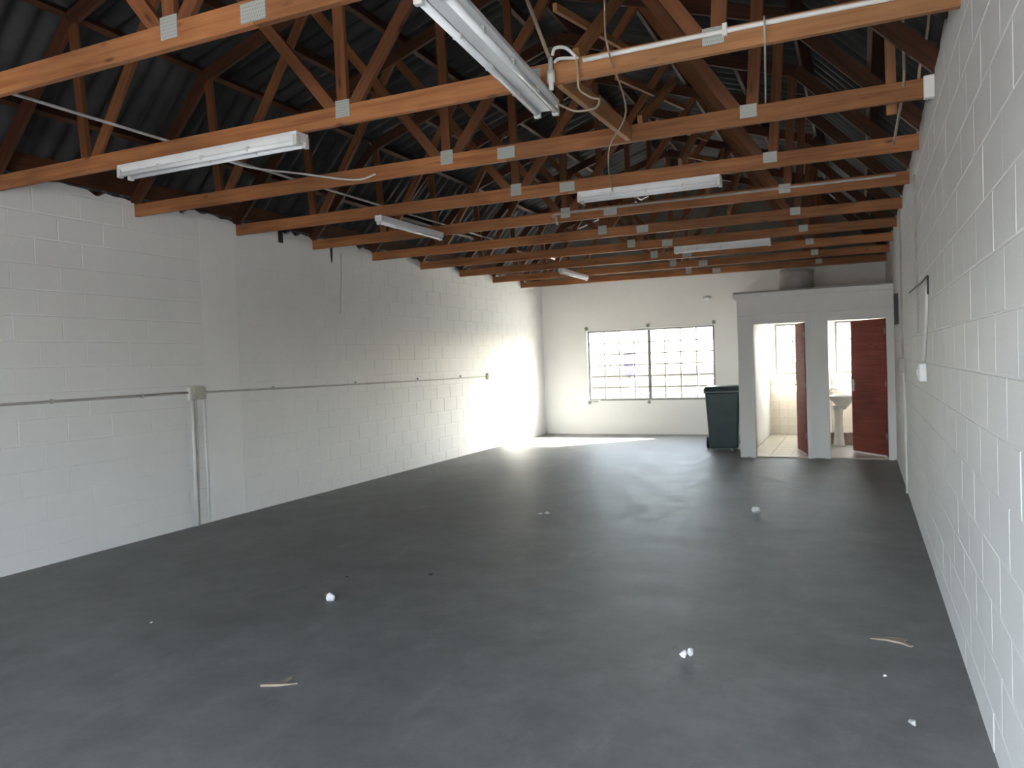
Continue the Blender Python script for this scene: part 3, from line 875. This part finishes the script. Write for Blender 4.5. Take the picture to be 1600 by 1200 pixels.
# toilet in the left cubicle
to = thing('toilet', 'white toilet with cream cistern in the left cubicle', 'toilet', (-0.90, YF - 0.03, 0.018))
MB().lathe([(0.11, 0.0), (0.10, 0.06), (0.085, 0.16), (0.12, 0.28), (0.175, 0.38), (0.18, 0.40), (0.14, 0.40), (0.10, 0.30), (0.04, 0.22)], 24, (0, -0.42, 0), 1.0, 1.25).obj('pan', 'ceramic', to, True)
MB().lathe([(0.185, 0.0), (0.19, 0.012), (0.18, 0.028), (0.16, 0.032)], 24, (0, -0.42, 0.40), 1.0, 1.25).obj('seat_lid', 'cistern', to, True)
MB().box(-0.2, 0.2, -0.19, 0.0, 0.62, 0.96).obj('cistern', 'cistern', to, bevel=0.02)
MB().box(-0.21, 0.21, -0.2, 0.0, 0.96, 0.985).obj('cistern_lid', 'cistern', to, bevel=0.008)
MB().tube([(0, -0.1, 0.62), (0, -0.12, 0.4), (0, -0.25, 0.3)], 0.022, 10).obj('flush_pipe', 'pvc', to, True)
# low brown kerb in the right cubicle
kb = MB().box(-0.53, XR - 0.001, 13.80, 13.92, 0.018, 0.21).obj('trim_6', 'brown_tile', None, bevel=0.005)
struct(kb, 'low brown kerb across the right toilet cubicle')

# tank on the toilet roof
tk = thing('water_tank', 'grey cylindrical water tank on top of the toilet block', 'tank', (-0.925, 13.3, 2.50))
MB().lathe([(0.255, 0.0), (0.265, 0.02), (0.265, 0.33), (0.262, 0.36)], 32).obj('drum', 'tank', tk, True)
MB().lathe([(0.272, 0.355), (0.275, 0.375), (0.26, 0.395), (0.10, 0.41), (0.02, 0.412)], 32).obj('lid', 'tank', tk, True)
MB().tube([(0.24, -0.1, 0.05), (0.34, -0.14, 0.05), (0.36, -0.14, 0.0)], 0.012, 8).obj('outlet_pipe', 'pvc_grey', tk, True)
# made-up oval fitting in place of a bright spot on the far wall
bl = thing('bulkhead_light', 'small white oval standing in for a bright spot high on the far wall', 'light', (-2.74, YF, 2.70))
MB().lathe([(0.075, 0.0), (0.078, 0.02), (0.07, 0.03)], 24, (0, 0, 0), 1.0, 0.5).obj('base', 'enamel', bl, True).rotation_euler = (math.pi / 2, 0, 0)
MB().lathe([(0.065, 0.03), (0.055, 0.06), (0.03, 0.075), (0.005, 0.08)], 24, (0, 0, 0), 1.0, 0.5).obj('diffuser', 'tube', bl, True).rotation_euler = (math.pi / 2, 0, 0)  # dome of the made-up oval that stands in for the bright spot

# ------------------------------------------------------------------ wheelie bin
wb = thing('wheelie_bin', 'dark green wheelie bin standing against the toilet block', 'bin', (-2.09, 13.0, 0), math.radians(6))
def taper(mb, x0, x1, y0, y1, z0, X0, X1, Y0_, Y1_, z1):
    o = len(mb.v)
    mb.v += [(x0, y0, z0), (x1, y0, z0), (x1, y1, z0), (x0, y1, z0), (X0, Y0_, z1), (X1, Y0_, z1), (X1, Y1_, z1), (X0, Y1_, z1)]
    mb.f += [tuple(o + i for i in q) for q in ((3, 2, 1, 0), (4, 5, 6, 7), (0, 1, 5, 4), (1, 2, 6, 5), (2, 3, 7, 6), (3, 0, 4, 7))]
    return mb
taper(MB(), -0.225, 0.225, -0.24, 0.20, 0.04, -0.275, 0.275, -0.34, 0.30, 0.98).obj('body', 'bin', wb, bevel=0.035)
MB().box(-0.295, 0.295, -0.36, 0.32, 0.955, 0.995).obj('rim', 'bin', wb, bevel=0.012)
taper(MB(), -0.30, 0.30, -0.37, 0.33, 0.995, -0.27, 0.27, -0.33, 0.31, 1.06).obj('lid', 'bin', wb, bevel=0.02)
MB().tube([(-0.27, 0.36, 1.0), (0.27, 0.36, 1.0)], 0.018, 10).obj('handle', 'bin', wb, True)
for s in (-1, 1):
    wh = MB().tube([(s * 0.25, 0.22, 0.10), (s * 0.30, 0.22, 0.10)], 0.10, 20).obj('wheel', 'black', wb, True)
    MB().tube([(s * 0.298, 0.22, 0.10), (s * 0.305, 0.22, 0.10)], 0.045, 16).obj('hub', 'bin', wh, True)
    MB().box(s * 0.13 - 0.02, s * 0.13 + 0.02, -0.225, -0.18, 0.0, 0.05).obj('foot', 'bin', wb)
MB().tube([(-0.28, 0.22, 0.10), (0.28, 0.22, 0.10)], 0.012, 8).obj('axle', 'chrome', wb, True)

# ------------------------------------------------------------------ litter on the floor
def crumple(name, loc, r, mat, label, cat, flat=1.0, seed=1, group=None):
    rng = random.Random(seed)
    import bmesh
    bm = bmesh.new()
    bmesh.ops.create_icosphere(bm, subdivisions=3, radius=r)
    dirs = [(Vector((rng.gauss(0, 1), rng.gauss(0, 1), rng.gauss(0, 1))).normalized(), rng.uniform(0.55, 0.95)) for _ in range(26)]
    for v in bm.verts:
        n = v.co.normalized()
        c = 1.0
        for d, lim in dirs:
            k = n.dot(d)
            if k > 0.2: c = min(c, lim / k)
        v.co = n * r * c
        v.co.z *= flat
    zmin = min(v.co.z for v in bm.verts)
    for v in bm.verts: v.co.z -= zmin
    me = bpy.data.meshes.new(name); bm.to_mesh(me); bm.free()
    me.materials.append(M[mat])
    o = link(name, me, loc=loc, rot=(0, 0, rng.uniform(0, 6)))
    return tag(o, label, cat, group)
crumple('paper_ball', (-3.28, 4.13, 0), 0.036, 'paper', 'crumpled white paper ball on the floor at left centre', 'paper', 0.95, 1, 'paper litter')
crumple('paper_ball', (-0.87, 3.93, 0), 0.028, 'paper', 'small crumpled paper cup shape near the bottom right of the floor', 'paper', 0.8, 2, 'paper litter')
crumple('paper_ball', (-0.84, 3.955, 0), 0.020, 'paper', 'tiny paper scrap touching the crumpled ball at bottom right', 'paper', 1.3, 5, 'paper litter')
crumple('paper_ball', (-0.96, 7.75, 0), 0.055, 'paper', 'crumpled white paper on the floor before the toilets', 'paper', 0.8, 3, 'paper litter')
crumple('paper_ball', (-2.94, 7.21, 0), 0.035, 'paper', 'little white paper wad in the middle of the floor', 'paper', 0.6, 4, 'paper litter')
crumple('paper_ball', (-3.02, 7.21, 0), 0.028, 'paper', 'flattened paper end beside the wad in the middle of the floor', 'paper', 0.35, 8, 'paper litter')
crumple('pebble', (0.16, 3.515, 0), 0.024, 'pebble', 'pale oval pebble on the floor near the right wall', 'pebble', 0.5, 6).scale = (1.2, 0.85, 1)
crumple('debris', (-3.53, 4.655, 0), 0.02, 'black', 'small black scrap behind the left paper ball', 'debris', 0.3, 9)
crumple('debris', (-2.95, 4.9, 0), 0.022, 'black', 'small black scrap on the centre of the floor', 'debris', 0.3, 10)
crumple('debris', (-3.40, 4.24, 0), 0.02, 'card', 'tan crumb beside the left paper ball', 'debris', 0.3, 11)
crumple('debris', (-4.1, 3.4, 0), 0.012, 'paper', 'tiny white crumb on the left of the floor', 'debris', 0.6, 12)
crumple('debris', (0.07, 4.0, 0), 0.010, 'paper', 'tiny white crumb near the pale oval pebble', 'debris', 0.6, 13)
def scrap(outline, loc, rz, mat, label, seed):
    mb = MB()
    rng = random.Random(seed)
    n = len(outline)
    lift = [0.004 + rng.uniform(0, 0.008) for _ in outline]
    mb.v = [(x, y, 0.0005) for x, y in outline] + [(x, y, l) for (x, y), l in zip(outline, lift)]
    mb.f = [tuple(range(n))[::-1], tuple(range(n, 2 * n))] + [(i, (i + 1) % n, n + (i + 1) % n, n + i) for i in range(n)]
    o = mb.obj('cardboard_scrap', mat)
    o.location = loc; o.rotation_euler.z = rz
    return tag(o, label, 'cardboard')
scrap([(-0.10, -0.012), (-0.02, -0.02), (0.05, -0.05), (0.085, -0.085), (0.10, -0.075), (0.06, -0.02), (0.085, 0.02), (0.02, 0.022), (-0.09, 0.012)], (0.11, 4.52, 0), 0.05, 'card', 'torn tan strip on the floor by the right wall', 1)
scrap([(-0.09, -0.015), (0.01, -0.02), (0.09, 0.0), (0.03, 0.012), (0.05, 0.07), (0.02, 0.06), (0.0, 0.02), (-0.08, 0.015)], (-2.66, 2.93, 0), 0.45, 'card', 'torn tan cardboard scrap on the near floor at lower left', 2)

# ------------------------------------------------------------------ yard seen through the far window
yw = MB()
yard = thing('boundary_wall', 'pale precast boundary wall in the yard outside', 'wall', (-3, 26, -0.1))
pm = MB().box(-0.95, 0.95, -0.03, 0.03, 0, 0.44).mesh('panel', 'yellow')
for i in range(-7, 8):
    for j in range(3):
        link('panel', pm, yard, loc=(i * 2.0, 0, 0.02 + 0.46 * j))
    MB().box(i * 2.0 + 0.93, i * 2.0 + 1.07, -0.06, 0.06, 0, 1.5).obj('post', 'yellow', yard, bevel=0.01)
pc = thing('sign_pillar', 'lilac painted pillar outside the left half of the window', 'pillar', (-5.36, 19.0, -0.1))
MB().box(-0.13, 0.13, -0.1, 0.1, 1.25, 1.82).obj('panel', 'purple', pc, bevel=0.02)
MB().box(-0.05, 0.05, -0.05, 0.05, 0, 1.3).obj('post', 'grey', pc)
cr = thing('crate_stack', 'pale yellow crate outside below the lilac pillar', 'crate', (-5.40, 18.6, -0.1))
MB().box(-0.2, 0.2, -0.2, 0.2, 0, 0.86).obj('lower_crate', 'yellow', cr, bevel=0.01)
MB().box(-0.21, 0.21, -0.21, 0.21, 0.88, 1.15).obj('upper_crate', 'yellow', cr, bevel=0.01)
ac = thing('metal_cabinet', 'grey metal cabinet outside the right half of the window', 'cabinet', (-3.84, 19.0, -0.1))
MB().box(-0.18, 0.18, -0.2, 0.2, 0.05, 1.20).obj('body', 'grey', ac, bevel=0.01)
MB().box(-0.2, 0.2, -0.22, 0.22, 1.20, 1.23).obj('top', 'grey', ac)
MB().box(-0.15, 0.15, -0.215, -0.2, 0.15, 1.1).obj('door', 'grey', ac, bevel=0.003)
